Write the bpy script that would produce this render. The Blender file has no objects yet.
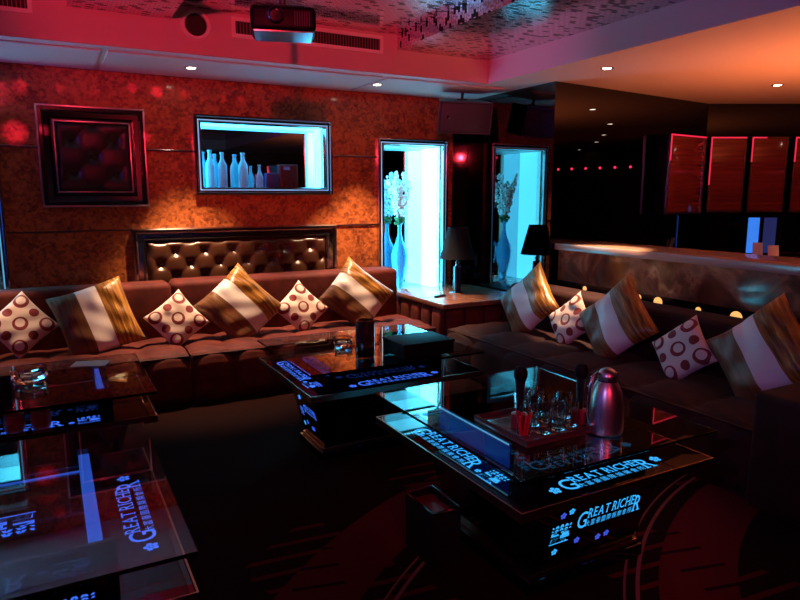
import bpy, bmesh, math, random
from mathutils import Vector, Matrix
random.seed(7)
PI = math.pi
R = math.radians
SC = bpy.context.scene
COL = SC.collection

# ------------------------------------------------------------------ materials
MATS = {}
def mat(name, color=(.5, .5, .5), rough=.5, metal=0., emit=None, strength=1., coat=0., coat_rough=.05,
        trans=0., ior=1.5, sheen=0., spec=None, aniso=0., sss=0.):
    m = bpy.data.materials.new(name); m.use_nodes = True
    b = m.node_tree.nodes['Principled BSDF']; I = b.inputs
    I['Base Color'].default_value = (*color, 1); I['Roughness'].default_value = rough
    I['Metallic'].default_value = metal; I['Coat Weight'].default_value = coat
    I['Coat Roughness'].default_value = coat_rough; I['Transmission Weight'].default_value = trans
    I['IOR'].default_value = ior; I['Sheen Weight'].default_value = sheen
    if spec is not None: I['Specular IOR Level'].default_value = spec
    if emit: I['Emission Color'].default_value = (*emit, 1); I['Emission Strength'].default_value = strength
    MATS[name] = m
    return m
def nt(m):
    t = m.node_tree; return t, t.nodes, t.links, t.nodes['Principled BSDF']
def N(t, typ, **kw):
    n = t.nodes.new(typ)
    for k, v in kw.items():
        if k == 'inp':
            for a, b in v.items(): n.inputs[a].default_value = b
        else: setattr(n, k, v)
    return n
def mth(t, op, a, b=None, c=None):
    n = t.nodes.new('ShaderNodeMath'); n.operation = op
    for i, v in enumerate((a, b, c)):
        if v is None: continue
        if isinstance(v, (int, float)): n.inputs[i].default_value = v
        else: t.links.new(v, n.inputs[i])
    return n.outputs[0]
def mix(t, fac, a, b):
    n = t.nodes.new('ShaderNodeMix'); n.data_type = 'RGBA'
    for k, v in ((0, fac), (6, a), (7, b)):
        if isinstance(v, (tuple, float, int)): n.inputs[k].default_value = v if not isinstance(v, tuple) else (*v, 1)
        else: t.links.new(v, n.inputs[k])
    return n.outputs[2]
def ramp(t, src, stops, interp='LINEAR'):
    n = t.nodes.new('ShaderNodeValToRGB'); cr = n.color_ramp; cr.interpolation = interp
    while len(cr.elements) < len(stops): cr.elements.new(.5)
    for e, (p, c) in zip(cr.elements, stops): e.position = p; e.color = (*c, 1)
    t.links.new(src, n.inputs[0]); return n.outputs[0]
def objco(t):
    n = t.nodes.new('ShaderNodeTexCoord'); return n.outputs['Object']
def sep(t, v):
    n = t.nodes.new('ShaderNodeSeparateXYZ'); t.links.new(v, n.inputs[0]); return n.outputs
def bump(t, h, s=.3, d=.01):
    n = N(t, 'ShaderNodeBump', inp={'Strength': s, 'Distance': d}); t.links.new(h, n.inputs['Height'])
    t.links.new(n.outputs[0], t.nodes['Principled BSDF'].inputs['Normal'])

def wall_paper():
    m = mat('cork_tile_wall', (.4, .14, .05), .42, coat=.35, coat_rough=.09)
    t, n, l, b = nt(m); co = objco(t)
    mp = N(t, 'ShaderNodeMapping', inp={'Scale': (26, 26, 26)}); l.new(co, mp.inputs[0])
    br = N(t, 'ShaderNodeTexVoronoi', distance='CHEBYCHEV', inp={'Scale': 1.6, 'Randomness': .75}); l.new(mp.outputs[0], br.inputs[0])
    nz = N(t, 'ShaderNodeTexNoise', inp={'Scale': 7., 'Detail': 8., 'Roughness': .7}); l.new(co, nz.inputs[0])
    nz2 = N(t, 'ShaderNodeTexNoise', inp={'Scale': 60., 'Detail': 4.}); l.new(co, nz2.inputs[0])
    s = sep(t, br.outputs['Color'])
    v = mth(t, 'ADD', mth(t, 'MULTIPLY', s[0], .22), mth(t, 'ADD', mth(t, 'MULTIPLY', nz.outputs[0], .68), mth(t, 'MULTIPLY', nz2.outputs[0], .25)))
    c = ramp(t, v, [(.34, (.060, .012, .005)), (.5, (.225, .055, .015)), (.68, (.46, .14, .038))])
    l.new(c, b.inputs['Base Color']); bump(t, v, .15, .004)
    return m
def mosaic():
    m = mat('mirror_mosaic', (.7, .6, .62), .16, 1.)
    t, n, l, b = nt(m); co = objco(t); x, y, z = sep(t, co)
    # offset rows of small rectangular tiles, some of them black
    ty, tx = .028, .05
    row = mth(t, 'FLOOR', mth(t, 'DIVIDE', y, ty))
    sh = mth(t, 'MULTIPLY', mth(t, 'MODULO', mth(t, 'ABSOLUTE', row), 2.), .5)
    colx = mth(t, 'ADD', mth(t, 'DIVIDE', mth(t, 'ADD', x, z), tx), sh)
    col = mth(t, 'FLOOR', colx)
    cmb = N(t, 'ShaderNodeCombineXYZ'); l.new(col, cmb.inputs[0]); l.new(row, cmb.inputs[1])
    wn = N(t, 'ShaderNodeTexWhiteNoise', noise_dimensions='2D'); l.new(cmb.outputs[0], wn.inputs[0])
    dark = mth(t, 'LESS_THAN', wn.outputs[0], .17)
    fx = mth(t, 'FRACT', colx); fy = mth(t, 'FRACT', mth(t, 'DIVIDE', y, ty))
    gap = mth(t, 'MAXIMUM', mth(t, 'GREATER_THAN', mth(t, 'ABSOLUTE', mth(t, 'SUBTRACT', fx, .5)), .465),
              mth(t, 'GREATER_THAN', mth(t, 'ABSOLUTE', mth(t, 'SUBTRACT', fy, .5)), .44))
    k = mth(t, 'MAXIMUM', dark, gap)
    l.new(mix(t, k, (.88, .70, .76), (.03, .02, .025)), b.inputs['Base Color'])
    l.new(mth(t, 'SUBTRACT', .80, mth(t, 'MULTIPLY', dark, .3)), b.inputs['Metallic'])
    # each tile sits at a slightly different tilt
    geo = N(t, 'ShaderNodeNewGeometry'); vs = N(t, 'ShaderNodeVectorMath', operation='SUBTRACT')
    l.new(wn.outputs['Color'], vs.inputs[0]); vs.inputs[1].default_value = (.5, .5, .5)
    sc = N(t, 'ShaderNodeVectorMath', operation='SCALE'); l.new(vs.outputs[0], sc.inputs[0]); sc.inputs['Scale'].default_value = .016
    ad = N(t, 'ShaderNodeVectorMath', operation='ADD'); l.new(geo.outputs['Normal'], ad.inputs[0]); l.new(sc.outputs[0], ad.inputs[1])
    nm = N(t, 'ShaderNodeVectorMath', operation='NORMALIZE'); l.new(ad.outputs[0], nm.inputs[0]); l.new(nm.outputs[0], b.inputs['Normal'])
    return m
def carpet():
    m = mat('carpet', (.02, .005, .006), 1., spec=.05)
    t, n, l, b = nt(m); co = objco(t)
    nz = N(t, 'ShaderNodeTexNoise', inp={'Scale': .6, 'Detail': 1.}); l.new(co, nz.inputs[0])
    x, y, z = sep(t, co)
    def dist(cx, cy, sy=1.):
        a = mth(t, 'SUBTRACT', x, cx); c = mth(t, 'MULTIPLY', mth(t, 'SUBTRACT', y, cy), sy)
        return mth(t, 'SQRT', mth(t, 'ADD', mth(t, 'MULTIPLY', a, a), mth(t, 'MULTIPLY', c, c)))
    def band(v, a, w): return mth(t, 'LESS_THAN', mth(t, 'ABSOLUTE', mth(t, 'SUBTRACT', v, a)), w)
    d1 = dist(2.6, .2); d2 = dist(3.6, -.2); d3 = dist(-.9, .3)
    broad = mth(t, 'MAXIMUM', band(d1, 2.66, .16), mth(t, 'MAXIMUM', band(d2, 2.22, .15), 0.))
    lines = mth(t, 'MAXIMUM', band(d1, 2.37, .008), mth(t, 'MAXIMUM', band(d1, 2.41, .005), mth(t, 'MAXIMUM', band(d2, 2.45, .008), band(d2, 2.50, .005))))
    # short dashes set across the broad bands and free comb marks between them
    dash = mth(t, 'MULTIPLY', band(mth(t, 'MODULO', mth(t, 'ABSOLUTE', mth(t, 'ADD', y, mth(t, 'MULTIPLY', x, .25))), .14), .07, .011),
               band(mth(t, 'MODULO', mth(t, 'ABSOLUTE', mth(t, 'SUBTRACT', x, mth(t, 'MULTIPLY', y, .2))), .8), .4, .11))
    comb = mth(t, 'MULTIPLY', band(mth(t, 'MODULO', mth(t, 'ABSOLUTE', mth(t, 'ADD', y, mth(t, 'MULTIPLY', x, .1))), .11), .05, .014),
               band(mth(t, 'MODULO', mth(t, 'ABSOLUTE', mth(t, 'ADD', x, mth(t, 'MULTIPLY', y, .3))), 1.1), .5, .26))
    comb = mth(t, 'MULTIPLY', comb, mth(t, 'LESS_THAN', dist(2.5, .3), 2.9))
    c = mix(t, comb, (.014, .0045, .004), (.10, .009, .013))
    c = mix(t, broad, c, (.10, .009, .014))
    c = mix(t, mth(t, 'MULTIPLY', dash, broad), c, (.02, .008, .01))
    c = mix(t, lines, c, (.25, .10, .10))
    fib = N(t, 'ShaderNodeTexNoise', inp={'Scale': 160., 'Detail': 2.}); l.new(co, fib.inputs[0])
    l.new(c, b.inputs['Base Color']); bump(t, fib.outputs[0], .5, .004)
    return m
def velvet(name, c1, c2):
    m = mat(name, c1, .75, sheen=.07, spec=.25)
    t, n, l, b = nt(m); co = objco(t)
    nz = N(t, 'ShaderNodeTexNoise', inp={'Scale': 9., 'Detail': 5.}); l.new(co, nz.inputs[0])
    l.new(ramp(t, nz.outputs[0], [(.35, c1), (.7, c2)]), b.inputs['Base Color'])
    b.inputs['Sheen Tint'].default_value = (1, .45, .35, 1); b.inputs['Sheen Roughness'].default_value = .35
    return m
def leather(name, c):
    m = mat(name, c, .28, coat=.3, coat_rough=.2)
    t, n, l, b = nt(m); co = objco(t)
    v = N(t, 'ShaderNodeTexVoronoi', inp={'Scale': 220.}); l.new(co, v.inputs[0]); bump(t, v.outputs[0], .12, .001)
    return m
def striped_satin():
    m = mat('striped_satin', (.5, .4, .3), .36, sheen=.1)
    t, n, l, b = nt(m); co = objco(t); x, y, z = sep(t, co)
    wv = N(t, 'ShaderNodeTexNoise', inp={'Scale': 4., 'Detail': 4.})
    mp = N(t, 'ShaderNodeMapping', inp={'Scale': (14, 1.2, 1)}); l.new(co, mp.inputs[0]); l.new(mp.outputs[0], wv.inputs[0])
    gold = ramp(t, wv.outputs[0], [(.35, (.13, .045, .006)), (.55, (.42, .18, .022)), (.75, (.72, .40, .09))])
    brown = ramp(t, wv.outputs[0], [(.3, (.10, .035, .012)), (.7, (.24, .10, .035))])
    isg = mth(t, 'GREATER_THAN', x, .072); isw = mth(t, 'GREATER_THAN', x, -.075)
    c = mix(t, isg, mix(t, isw, brown, (.84, .76, .76)), gold)
    l.new(c, b.inputs['Base Color'])
    h = mth(t, 'MULTIPLY', wv.outputs[0], mth(t, 'ADD', isg, .12)); bump(t, h, .55, .012)
    l.new(mth(t, 'ADD', .38, mth(t, 'MULTIPLY', isg, -.06)), b.inputs['Roughness'])
    return m
def dotted_cloth():
    m = mat('ring_print_cloth', (.8, .7, .65), .75, sheen=.2)
    t, n, l, b = nt(m); co = objco(t); x, y, z = sep(t, co)
    s = .118
    def cell(v): return mth(t, 'ADD', mth(t, 'DIVIDE', v, s), 20.5)
    cx, cy = cell(x), cell(y)
    fx = mth(t, 'SUBTRACT', mth(t, 'FRACT', cx), .5); fy = mth(t, 'SUBTRACT', mth(t, 'FRACT', cy), .5)
    par = mth(t, 'MODULO', mth(t, 'ADD', mth(t, 'FLOOR', cx), mth(t, 'FLOOR', cy)), 2.)
    big = mth(t, 'LESS_THAN', par, .5)
    def d(ox, oy):
        a = mth(t, 'SUBTRACT', fx, ox); c = mth(t, 'SUBTRACT', fy, oy)
        return mth(t, 'SQRT', mth(t, 'ADD', mth(t, 'MULTIPLY', a, a), mth(t, 'MULTIPLY', c, c)))
    ring = mth(t, 'MULTIPLY', mth(t, 'LESS_THAN', d(0, 0), .43), mth(t, 'GREATER_THAN', d(.03, .05), .27))
    dot = mth(t, 'LESS_THAN', d(0, 0), .27)
    k = mth(t, 'ADD', mth(t, 'MULTIPLY', big, ring), mth(t, 'MULTIPLY', mth(t, 'SUBTRACT', 1., big), dot))
    l.new(mix(t, k, (.82, .68, .62), (.22, .012, .02)), b.inputs['Base Color'])
    return m
def marble():
    m = mat('brown_marble', (.2, .1, .07), .12, coat=.4)
    t, n, l, b = nt(m); co = objco(t)
    nz = N(t, 'ShaderNodeTexNoise', inp={'Scale': 3.2, 'Detail': 9., 'Distortion': 1.6}); l.new(co, nz.inputs[0])
    l.new(ramp(t, nz.outputs[0], [(.3, (.07, .018, .010)), (.5, (.18, .055, .028)), (.6, (.36, .13, .065)), (.72, (.11, .03, .018))]), b.inputs['Base Color'])
    return m
def wood(name, c1, c2, rough=.12, sc=(1.5, 1.5, 26)):
    m = mat(name, c1, rough, coat=.5)
    t, n, l, b = nt(m); co = objco(t)
    mp = N(t, 'ShaderNodeMapping', inp={'Scale': sc}); l.new(co, mp.inputs[0])
    nz = N(t, 'ShaderNodeTexNoise', inp={'Scale': 2.2, 'Detail': 6.}); l.new(mp.outputs[0], nz.inputs[0])
    l.new(ramp(t, nz.outputs[0], [(.3, c1), (.7, c2)]), b.inputs['Base Color'])
    return m
WALL = wall_paper(); MOS = mosaic(); CARPET = carpet()
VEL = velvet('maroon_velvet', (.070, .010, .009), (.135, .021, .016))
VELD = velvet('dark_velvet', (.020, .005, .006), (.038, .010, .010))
LEA = leather('brown_leather', (.055, .020, .010)); LEAK = mat('black_leather', (.014, .005, .005), .42)
STR = striped_satin(); DOT = dotted_cloth(); MARB = marble()
CABW = wood('red_lacquered_veneer', (.16, .022, .014), (.30, .045, .025))
TOPW = wood('brown_veneer', (.20, .085, .055), (.30, .14, .09), .22, (20, 1.5, 1.5))
PAINT = mat('ceiling_paint', (.70, .50, .50), .6)
BLACKM = mat('black_tinted_mirror', (.085, .085, .09), .015, 1.)
BLACKW = mat('black_lacquer', (.006, .005, .006), .06, coat=.6, coat_rough=.02)
BLK = mat('black_glass', (.002, .002, .003), .02, ior=1.65, coat=.3, coat_rough=.01)
CHROME = mat('chrome', (.62, .60, .62), .12, 1.)
DCHROME = mat('dark_chrome', (.48, .42, .42), .16, 1.)
BRONZE = mat('bronze_trim', (.55, .36, .24), .25, 1.)
MIRROR = mat('mirror', (.55, .55, .58), .01, 1.)
GLASS = mat('clear_glass', (.96, 1, 1), .0, trans=1., ior=1.48)
GLASSB = mat('blue_glass', (.22, .62, .92), .05, trans=.7, ior=1.4)
SMOKE = mat('smoked_glass', (.10, .03, .05), .05, trans=.6, ior=1.45)
CYAN = mat('cyan_light_panel', (.8, .9, .95), .4, emit=(.03, .60, .92), strength=7.0)
CYANC = mat('cyan_strip', (.8, .9, .95), .4, emit=(.04, .52, .95), strength=8.)
TXT = mat('blue_lit_lettering', (.1, .3, .6), .4, emit=(.03, .44, 1.), strength=1.05)
TXT2 = mat('deep_blue_lit_lettering', (.1, .2, .6), .4, emit=(.05, .12, .90), strength=.8)
TXTB = mat('violet_blue_lit_lettering', (.1, .2, .6), .4, emit=(.045, .17, 1.), strength=.95)
SIDEG = mat('blue_side_reflection', (.005, .006, .03), .25, emit=(.012, .075, .70), strength=.17)  # glow painting the blue reflection of lit lettering in the riser side
STRIPL = mat('blue_light_strip', (.1, .2, .6), .4, emit=(.03, .16, 1.), strength=.5)
FROST = mat('frosted_bottle_glass', (.25, .80, .95), .35, trans=.35, ior=1.3)
WHITEF = mat('white_petals', (.85, .80, .80), .8, sheen=.2)
GREEN = mat('green_moss', (.06, .13, .05), .9)
STEM = mat('stem', (.10, .13, .05), .7)
STEEL = mat('brushed_steel', (.66, .60, .58), .33, 1.)
BP = mat('black_plastic', (.012, .012, .014), .35)
GRILLE = mat('speaker_grille', (.07, .07, .09), .55, .3)
WHITEP = mat('white_enamel', (.95, .85, .82), .4)
DARKV = mat('vent_dark', (.012, .008, .008), .6)
LAMPL = mat('downlight_bulb', (1, 1, 1), .4, emit=(1., .82, .60), strength=30.)
SHADE = mat('dark_shade_fabric', (.008, .010, .018), .75, spec=.2)
PAPER = mat('paper', (.62, .52, .42), .8)
ORANGE = mat('orange_candle_glass', (.50, .10, .04), .35, trans=.25, coat=.3)
REDG = mat('red_plastic', (.55, .02, .03), .3, coat=.4)
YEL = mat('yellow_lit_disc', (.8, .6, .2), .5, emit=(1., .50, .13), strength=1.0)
REDL = mat('red_led', (.8, .05, .1), .4, emit=(1., .03, .10), strength=14.)
BLUEP = mat('added_panel_glow', (.05, .1, .3), .3, emit=(.03, .14, 1.), strength=1.0)  # glow of the added blue panel on the left wall
WALLD = mat('dark_rear_wall', (.10, .035, .02), .45)
DRED = mat('dark_red_interior', (.16, .02, .02), .4)

# ------------------------------------------------------------------ mesh helpers
class MB:
    def __init__(s): s.b = bmesh.new()
    def _xf(s, vs, M):
        if M is not None: bmesh.ops.transform(s.b, matrix=M, verts=vs)
    def box(s, x0, x1, y0, y1, z0, z1, bev=0., seg=2, M=None):
        r = bmesh.ops.create_cube(s.b, size=1); vs = r['verts']
        for v in vs: v.co = Vector(((x0+x1)/2 + v.co.x*(x1-x0), (y0+y1)/2 + v.co.y*(y1-y0), (z0+z1)/2 + v.co.z*(z1-z0)))
        if bev > 0:
            es = list({e for v in vs for e in v.link_edges})
            r = bmesh.ops.bevel(s.b, geom=es, offset=bev, segments=seg, profile=.5, affect='EDGES', clamp_overlap=True)
            vs = list({v for f in r['faces'] for v in f.verts} | {v for v in vs if v.is_valid})
        s._xf(vs, M); return s
    def cyl(s, c, r1, r2, h, seg=24, M=None, cap=True):
        r = bmesh.ops.create_cone(s.b, cap_ends=cap, segments=seg, radius1=r1, radius2=r2, depth=h)
        for v in r['verts']: v.co = v.co + Vector((c[0], c[1], c[2] + h/2))
        s._xf(r['verts'], M); return s
    def ball(s, c, r, seg=12, sc=(1, 1, 1)):
        q = bmesh.ops.create_uvsphere(s.b, u_segments=seg, v_segments=max(6, seg//2+2), radius=r)
        for v in q['verts']: v.co = Vector((c[0]+v.co.x*sc[0], c[1]+v.co.y*sc[1], c[2]+v.co.z*sc[2]))
        return s
    def lathe(s, prof, c=(0, 0, 0), seg=28, M=None, close=False):
        rings = []
        for (r, z) in prof:
            if r <= 1e-6: rings.append([s.b.verts.new((c[0], c[1], c[2]+z))])
            else: rings.append([s.b.verts.new((c[0]+r*math.cos(2*PI*i/seg), c[1]+r*math.sin(2*PI*i/seg), c[2]+z)) for i in range(seg)])
        prs = list(zip(rings, rings[1:])) + ([(rings[-1], rings[0])] if close else [])
        for a, b in prs:
            for i in range(seg):
                j = (i+1) % seg
                if len(a) == 1 and len(b) == 1: continue
                if len(a) == 1: s.b.faces.new((a[0], b[j], b[i])) if False else s.b.faces.new((a[0], b[i], b[j]))
                elif len(b) == 1: s.b.faces.new((a[i], a[j], b[0]))
                else: s.b.faces.new((a[i], a[j], b[j], b[i]))
        s._xf([v for r in rings for v in r], M); return s
    def prism(s, pts, z0, z1, M=None):
        a = [s.b.verts.new((p[0], p[1], z0)) for p in pts]; b = [s.b.verts.new((p[0], p[1], z1)) for p in pts]
        s.b.faces.new(a[::-1]); s.b.faces.new(b); n = len(pts)
        for i in range(n): s.b.faces.new((a[i], a[(i+1) % n], b[(i+1) % n], b[i]))
        s._xf(a+b, M); return s
    def hull8(s, lo, hi):      # lo, hi: four corners each
        a = [s.b.verts.new(p) for p in lo]; b = [s.b.verts.new(p) for p in hi]
        s.b.faces.new(a[::-1]); s.b.faces.new(b)
        for i in range(4): s.b.faces.new((a[i], a[(i+1) % 4], b[(i+1) % 4], b[i]))
        return s
    def tube(s, pts, r, seg=8):
        rings = []
        P = [Vector(p) for p in pts]
        for i, p in enumerate(P):
            d = (P[min(i+1, len(P)-1)] - P[max(i-1, 0)]).normalized()
            a = d.orthogonal().normalized() if i == 0 else (pa - d*pa.dot(d)).normalized()
            pa = a; c = d.cross(a); rr = r[i] if isinstance(r, (list, tuple)) else r
            rings.append([s.b.verts.new(p + a*rr*math.cos(2*PI*k/seg) + c*rr*math.sin(2*PI*k/seg)) for k in range(seg)])
        for a, b in zip(rings, rings[1:]):
            for k in range(seg): s.b.faces.new((a[k], a[(k+1) % seg], b[(k+1) % seg], b[k]))
        s.b.faces.new(rings[0][::-1]); s.b.faces.new(rings[-1]); return s
    def grid(s, nu, nv, f):
        g = [[s.b.verts.new(f(i/nu, j/nv)) for j in range(nv+1)] for i in range(nu+1)]
        for i in range(nu):
            for j in range(nv): s.b.faces.new((g[i][j], g[i+1][j], g[i+1][j+1], g[i][j+1]))
        return s
    def build(s, name, m, parent=None, smooth=True, ang=40, loc=None):
        bmesh.ops.recalc_face_normals(s.b, faces=s.b.faces)
        me = bpy.data.meshes.new(name); s.b.to_mesh(me); s.b.free(); me.materials.append(m)
        if smooth:
            me.polygons.foreach_set('use_smooth', [True]*len(me.polygons))
            me.set_sharp_from_angle(angle=R(ang))
        o = bpy.data.objects.new(name, me); COL.objects.link(o)
        if parent: o.parent = parent
        if loc: o.location = loc
        return o
def tag(o, label, cat, group=None):
    o['label'] = label; o['category'] = cat
    if group: o['group'] = group
    return o
def thing(name, label, cat, loc=(0, 0, 0), rz=0., group=None, rot=None):
    o = bpy.data.objects.new(name, None); COL.objects.link(o); o.empty_display_size = .1
    o.location = loc; o.rotation_euler = rot if rot else (0, 0, rz)
    return tag(o, label, cat, group)
def struct(name, mb, m, smooth=False):
    o = mb.build(name, m, None, smooth); o['kind'] = 'structure'; return o
def dup(root, loc, label, rz=None, group=None):
    r = root.copy(); COL.objects.link(r); r.location = loc
    if rz is not None: r.rotation_euler = (0, 0, rz)
    r['label'] = label
    if group: r['group'] = group
    for ch in root.children:
        c = ch.copy(); COL.objects.link(c); c.parent = r
        for g in ch.children:
            d = g.copy(); COL.objects.link(d); d.parent = c
    return r

# ------------------------------------------------------------------ text
_cache = {}
def glyph(ch, size, bold=0.):
    key = (ch, size, bold)
    if key in _cache: return _cache[key]
    cu = bpy.data.curves.new('t', 'FONT'); cu.body = ch; cu.size = size; cu.offset = bold; cu.resolution_u = 3
    o = bpy.data.objects.new('t', cu); COL.objects.link(o); bpy.context.view_layer.update()
    dg = bpy.context.evaluated_depsgraph_get(); me = bpy.data.meshes.new_from_object(o.evaluated_get(dg))
    vs = [v.co.copy() for v in me.vertices]; fs = [list(p.vertices) for p in me.polygons]
    bpy.data.objects.remove(o); bpy.data.curves.remove(cu); bpy.data.meshes.remove(me)
    x0 = min(v.x for v in vs) if vs else 0; x1 = max(v.x for v in vs) if vs else size*.4
    _cache[key] = (vs, fs, x0, x1); return _cache[key]
SERIF = {'R': ((0, 0), (.92, 0), (0, 1)), 'E': ((0, 0), (0, 1)), 'A': ((.05, 0), (.95, 0)), 'T': ((.5, 0),), 'I': ((.5, 0), (.5, 1)),
         'H': ((0, 0), (1, 0), (0, 1), (1, 1)), 'G': (), 'C': (), ' ': ()}
def add_glyph(bm, ch, x, y, size, sx=1., bold=0., serif=True, z=.0):
    vs, fs, x0, x1 = glyph(ch, size, bold)
    nv = [bm.verts.new(((v.x-x0)*sx + x, v.y + y, z)) for v in vs]
    for f in fs:
        try: bm.faces.new([nv[i] for i in f])
        except ValueError: pass
    w = (x1-x0)*sx; cap = size*.70; st = size*.10
    if serif:
        for k, (px, py) in enumerate(SERIF.get(ch, ())):
            cx = x + st*.5 + (w-st)*px; yy = y + py*cap - (st*.35 if py else 0); h = st*.45
            q = [bm.verts.new(p) for p in ((cx-st*1.05, yy, z+.0002), (cx+st*1.05, yy, z+.0002), (cx+st*1.05, yy+h, z+.0002), (cx-st*1.05, yy+h, z+.0002))]
            bm.faces.new(q)
    return w
def sign_mesh(width, m=None):
    """the two-line club name centred on 0,0 : big G, REAT RICHE, big R, a line of characters below"""
    bm = bmesh.new(); x = 0.; big = .150; sm = .086; gap = .011
    x += add_glyph(bm, 'G', x, -.048, big, .92, .0) + .004; xs = x
    for ch in 'REAT':
        x += add_glyph(bm, ch, x, .006, sm, .90, 0.) + gap
    x += .018
    for ch in 'RICHE':
        x += add_glyph(bm, ch, x, .006, sm, .90, 0.) + gap
    xe = x - .004
    x = xe + add_glyph(bm, 'R', xe, -.048, big, .85, .0)
    cjk = '\u5927\u5bcc\u8c6a\u570b\u969b\u5a1b\u6a02\u6703\u6240'
    w = (xe - xs + .006)/len(cjk)
    for i, ch in enumerate(cjk):
        add_glyph(bm, ch, xs + i*w - .008, -.046, .042, 1., .0, False)
    k = width/x
    bmesh.ops.transform(bm, matrix=Matrix.Diagonal((k, k, 1, 1)) @ Matrix.Translation((-x/2, 0, 0)), verts=bm.verts)
    me = bpy.data.meshes.new('lettering'); bm.to_mesh(me); bm.free(); me.materials.append(m or TXT); return me
def seal_mesh(s, m=None):
    bm = bmesh.new()
    for i, ch in enumerate('\u5bcc\u8c6a'):
        add_glyph(bm, ch, -s*.48+i*s*.49, -s*.42, s*.62, .82, .0022*s/.1, False)
    for i in range(8):                       # two rows of short brush strokes over the seal
        x = -s*.44 + i*s*.125; d_ = s*(.05 if i % 2 else -.03)
        for (z0, z1) in ((.15, .27), (.30, .44)):
            bm.faces.new([bm.verts.new(p) for p in ((x-s*.035, z0*s, 0), (x+s*.05, z0*s, 0), (x+s*.03+d_, z1*s-abs(i-3.5)*s*.015, 0), (x-s*.03+d_, z1*s-abs(i-3.5)*s*.015, 0))])
    bm.faces.new([bm.verts.new(p) for p in ((-.5*s, -.50*s, 0), (.5*s, -.50*s, 0), (.5*s, -.46*s, 0), (-.5*s, -.46*s, 0))])
    me = bpy.data.meshes.new('emblem'); bm.to_mesh(me); bm.free(); me.materials.append(m or TXT); return me
def blossom_mesh(r, m):
    bm = bmesh.new()
    for k in range(5):
        a = 2*PI*k/5 + .3; c = Vector((math.cos(a), math.sin(a), 0))*r*.62
        vs = [bm.verts.new(c + Vector((math.cos(2*PI*i/10)*r*.36, math.sin(2*PI*i/10)*r*.36, 0))) for i in range(10)]
        bm.faces.new(vs)
    vs = [bm.verts.new((math.cos(2*PI*i/8)*r*.22, math.sin(2*PI*i/8)*r*.22, .0002)) for i in range(8)]; bm.faces.new(vs)
    me = bpy.data.meshes.new('blossom'); bm.to_mesh(me); bm.free(); me.materials.append(m); return me
SIGN = sign_mesh(.55); SEAL = seal_mesh(.115); BLOS = blossom_mesh(.024, TXT); SIGNB = sign_mesh(.55, TXTB); SEALB = seal_mesh(.115, TXTB); BLOSV = blossom_mesh(.024, TXTB); BLOSD = blossom_mesh(.016, TXT2); BLOSB = blossom_mesh(.016, TXT)
def put(name, me, parent, M):
    o = bpy.data.objects.new(name, me); COL.objects.link(o); o.parent = parent; o.matrix_local = M; return o

# ================================================================== ROOM SHELL
YB = 5.95; ZS = 2.55; ZC = 2.87
f = MB().box(-3.6, 12.2, -3.2, 6.6, -.06, 0); struct('floor', f, CARPET)
holes = [(1.24, 2.395, 1.62, 2.175), (3.03, 3.72, .53, 2.05), (-1.25, -.36, .53, 2.05)]
w = MB(); xs = sorted({-3.6, 3.87} | {h[0] for h in holes} | {h[1] for h in holes}); zs = sorted({0, ZS} | {h[2] for h in holes} | {h[3] for h in holes})
for a, b in zip(xs, xs[1:]):
    z_open = [h for h in holes if h[0] < (a+b)/2 < h[1]]
    cuts = [0.] + [c for h in z_open for c in (h[2], h[3])] + [ZS]
    for k in range(0, len(cuts), 2): w.box(a, b, YB, YB+.08, cuts[k], cuts[k+1])
struct('wall_back', w, WALL)
struct('wall_back_dark', MB().box(3.87, 4.07, YB-.01, YB+.12, 0, ZS), BLACKW)
# block of black tinted mirror that closes the lounge on the right and faces the bar
ang = math.atan2(.314, 2.483)
struct('wall_mirror', MB().prism([(4.07, 4.59), (6.55, 4.882), (6.55, 6.3), (4.07, 6.3)], 0, ZS), BLACKM)
d = Vector((.879, -.477, 0)); nn = Vector((-.477, -.879, 0)); c0 = Vector((6.55, 4.882, 0))
e = c0 + d*3.9
struct('wall_bar', MB().prism([c0.xy, e.xy, (e-nn*.3).xy, (c0-nn*.3).xy], 0, ZS), BLACKW)
struct('wall_left', MB().box(-3.7, -3.6, -3.2, 6.1, 0, 3.0), WALLD)
struct('wall_rear', MB().box(-3.6, 12.2, -3.3, -3.2, 0, 3.0), WALLD)
struct('wall_right', MB().box(12.2, 12.3, -3.2, 6.6, 0, 3.0), WALLD)
struct('wall_behind_bar', MB().box(6.85, 12.2, 6.5, 6.6, 0, 3.0), WALLD)
# ceiling : mirror mosaic in a recess, painted lower soffits round it
struct('ceiling', MB().box(-2.2, 2.69, -2.4, 5.0, ZC, ZC+.06), MOS)
struct('ceiling_mosaic_step', MB().box(2.69, 3.62, -2.4, 5.0, 2.752, ZC+.06), MOS)
struct('ceiling_mosaic_drop', MB().box(.22, .87, -2.4, 5.0, 2.775, ZC-.001), MOS)
s = MB().box(-3.6, 3.62, 5.0, 6.08, ZS, 3.0); struct('ceiling_soffit_back', s, PAINT)
s = MB().box(3.62, 12.2, -3.2, 6.6, ZS, 3.0); struct('ceiling_soffit_bar', s, PAINT)
s = MB().box(-3.6, -2.2, -3.2, 5.0, ZS, 3.0).box(-2.2, 3.62, -3.2, -2.4, ZS, 3.0); struct('ceiling_soffit_left', s, PAINT)
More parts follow.
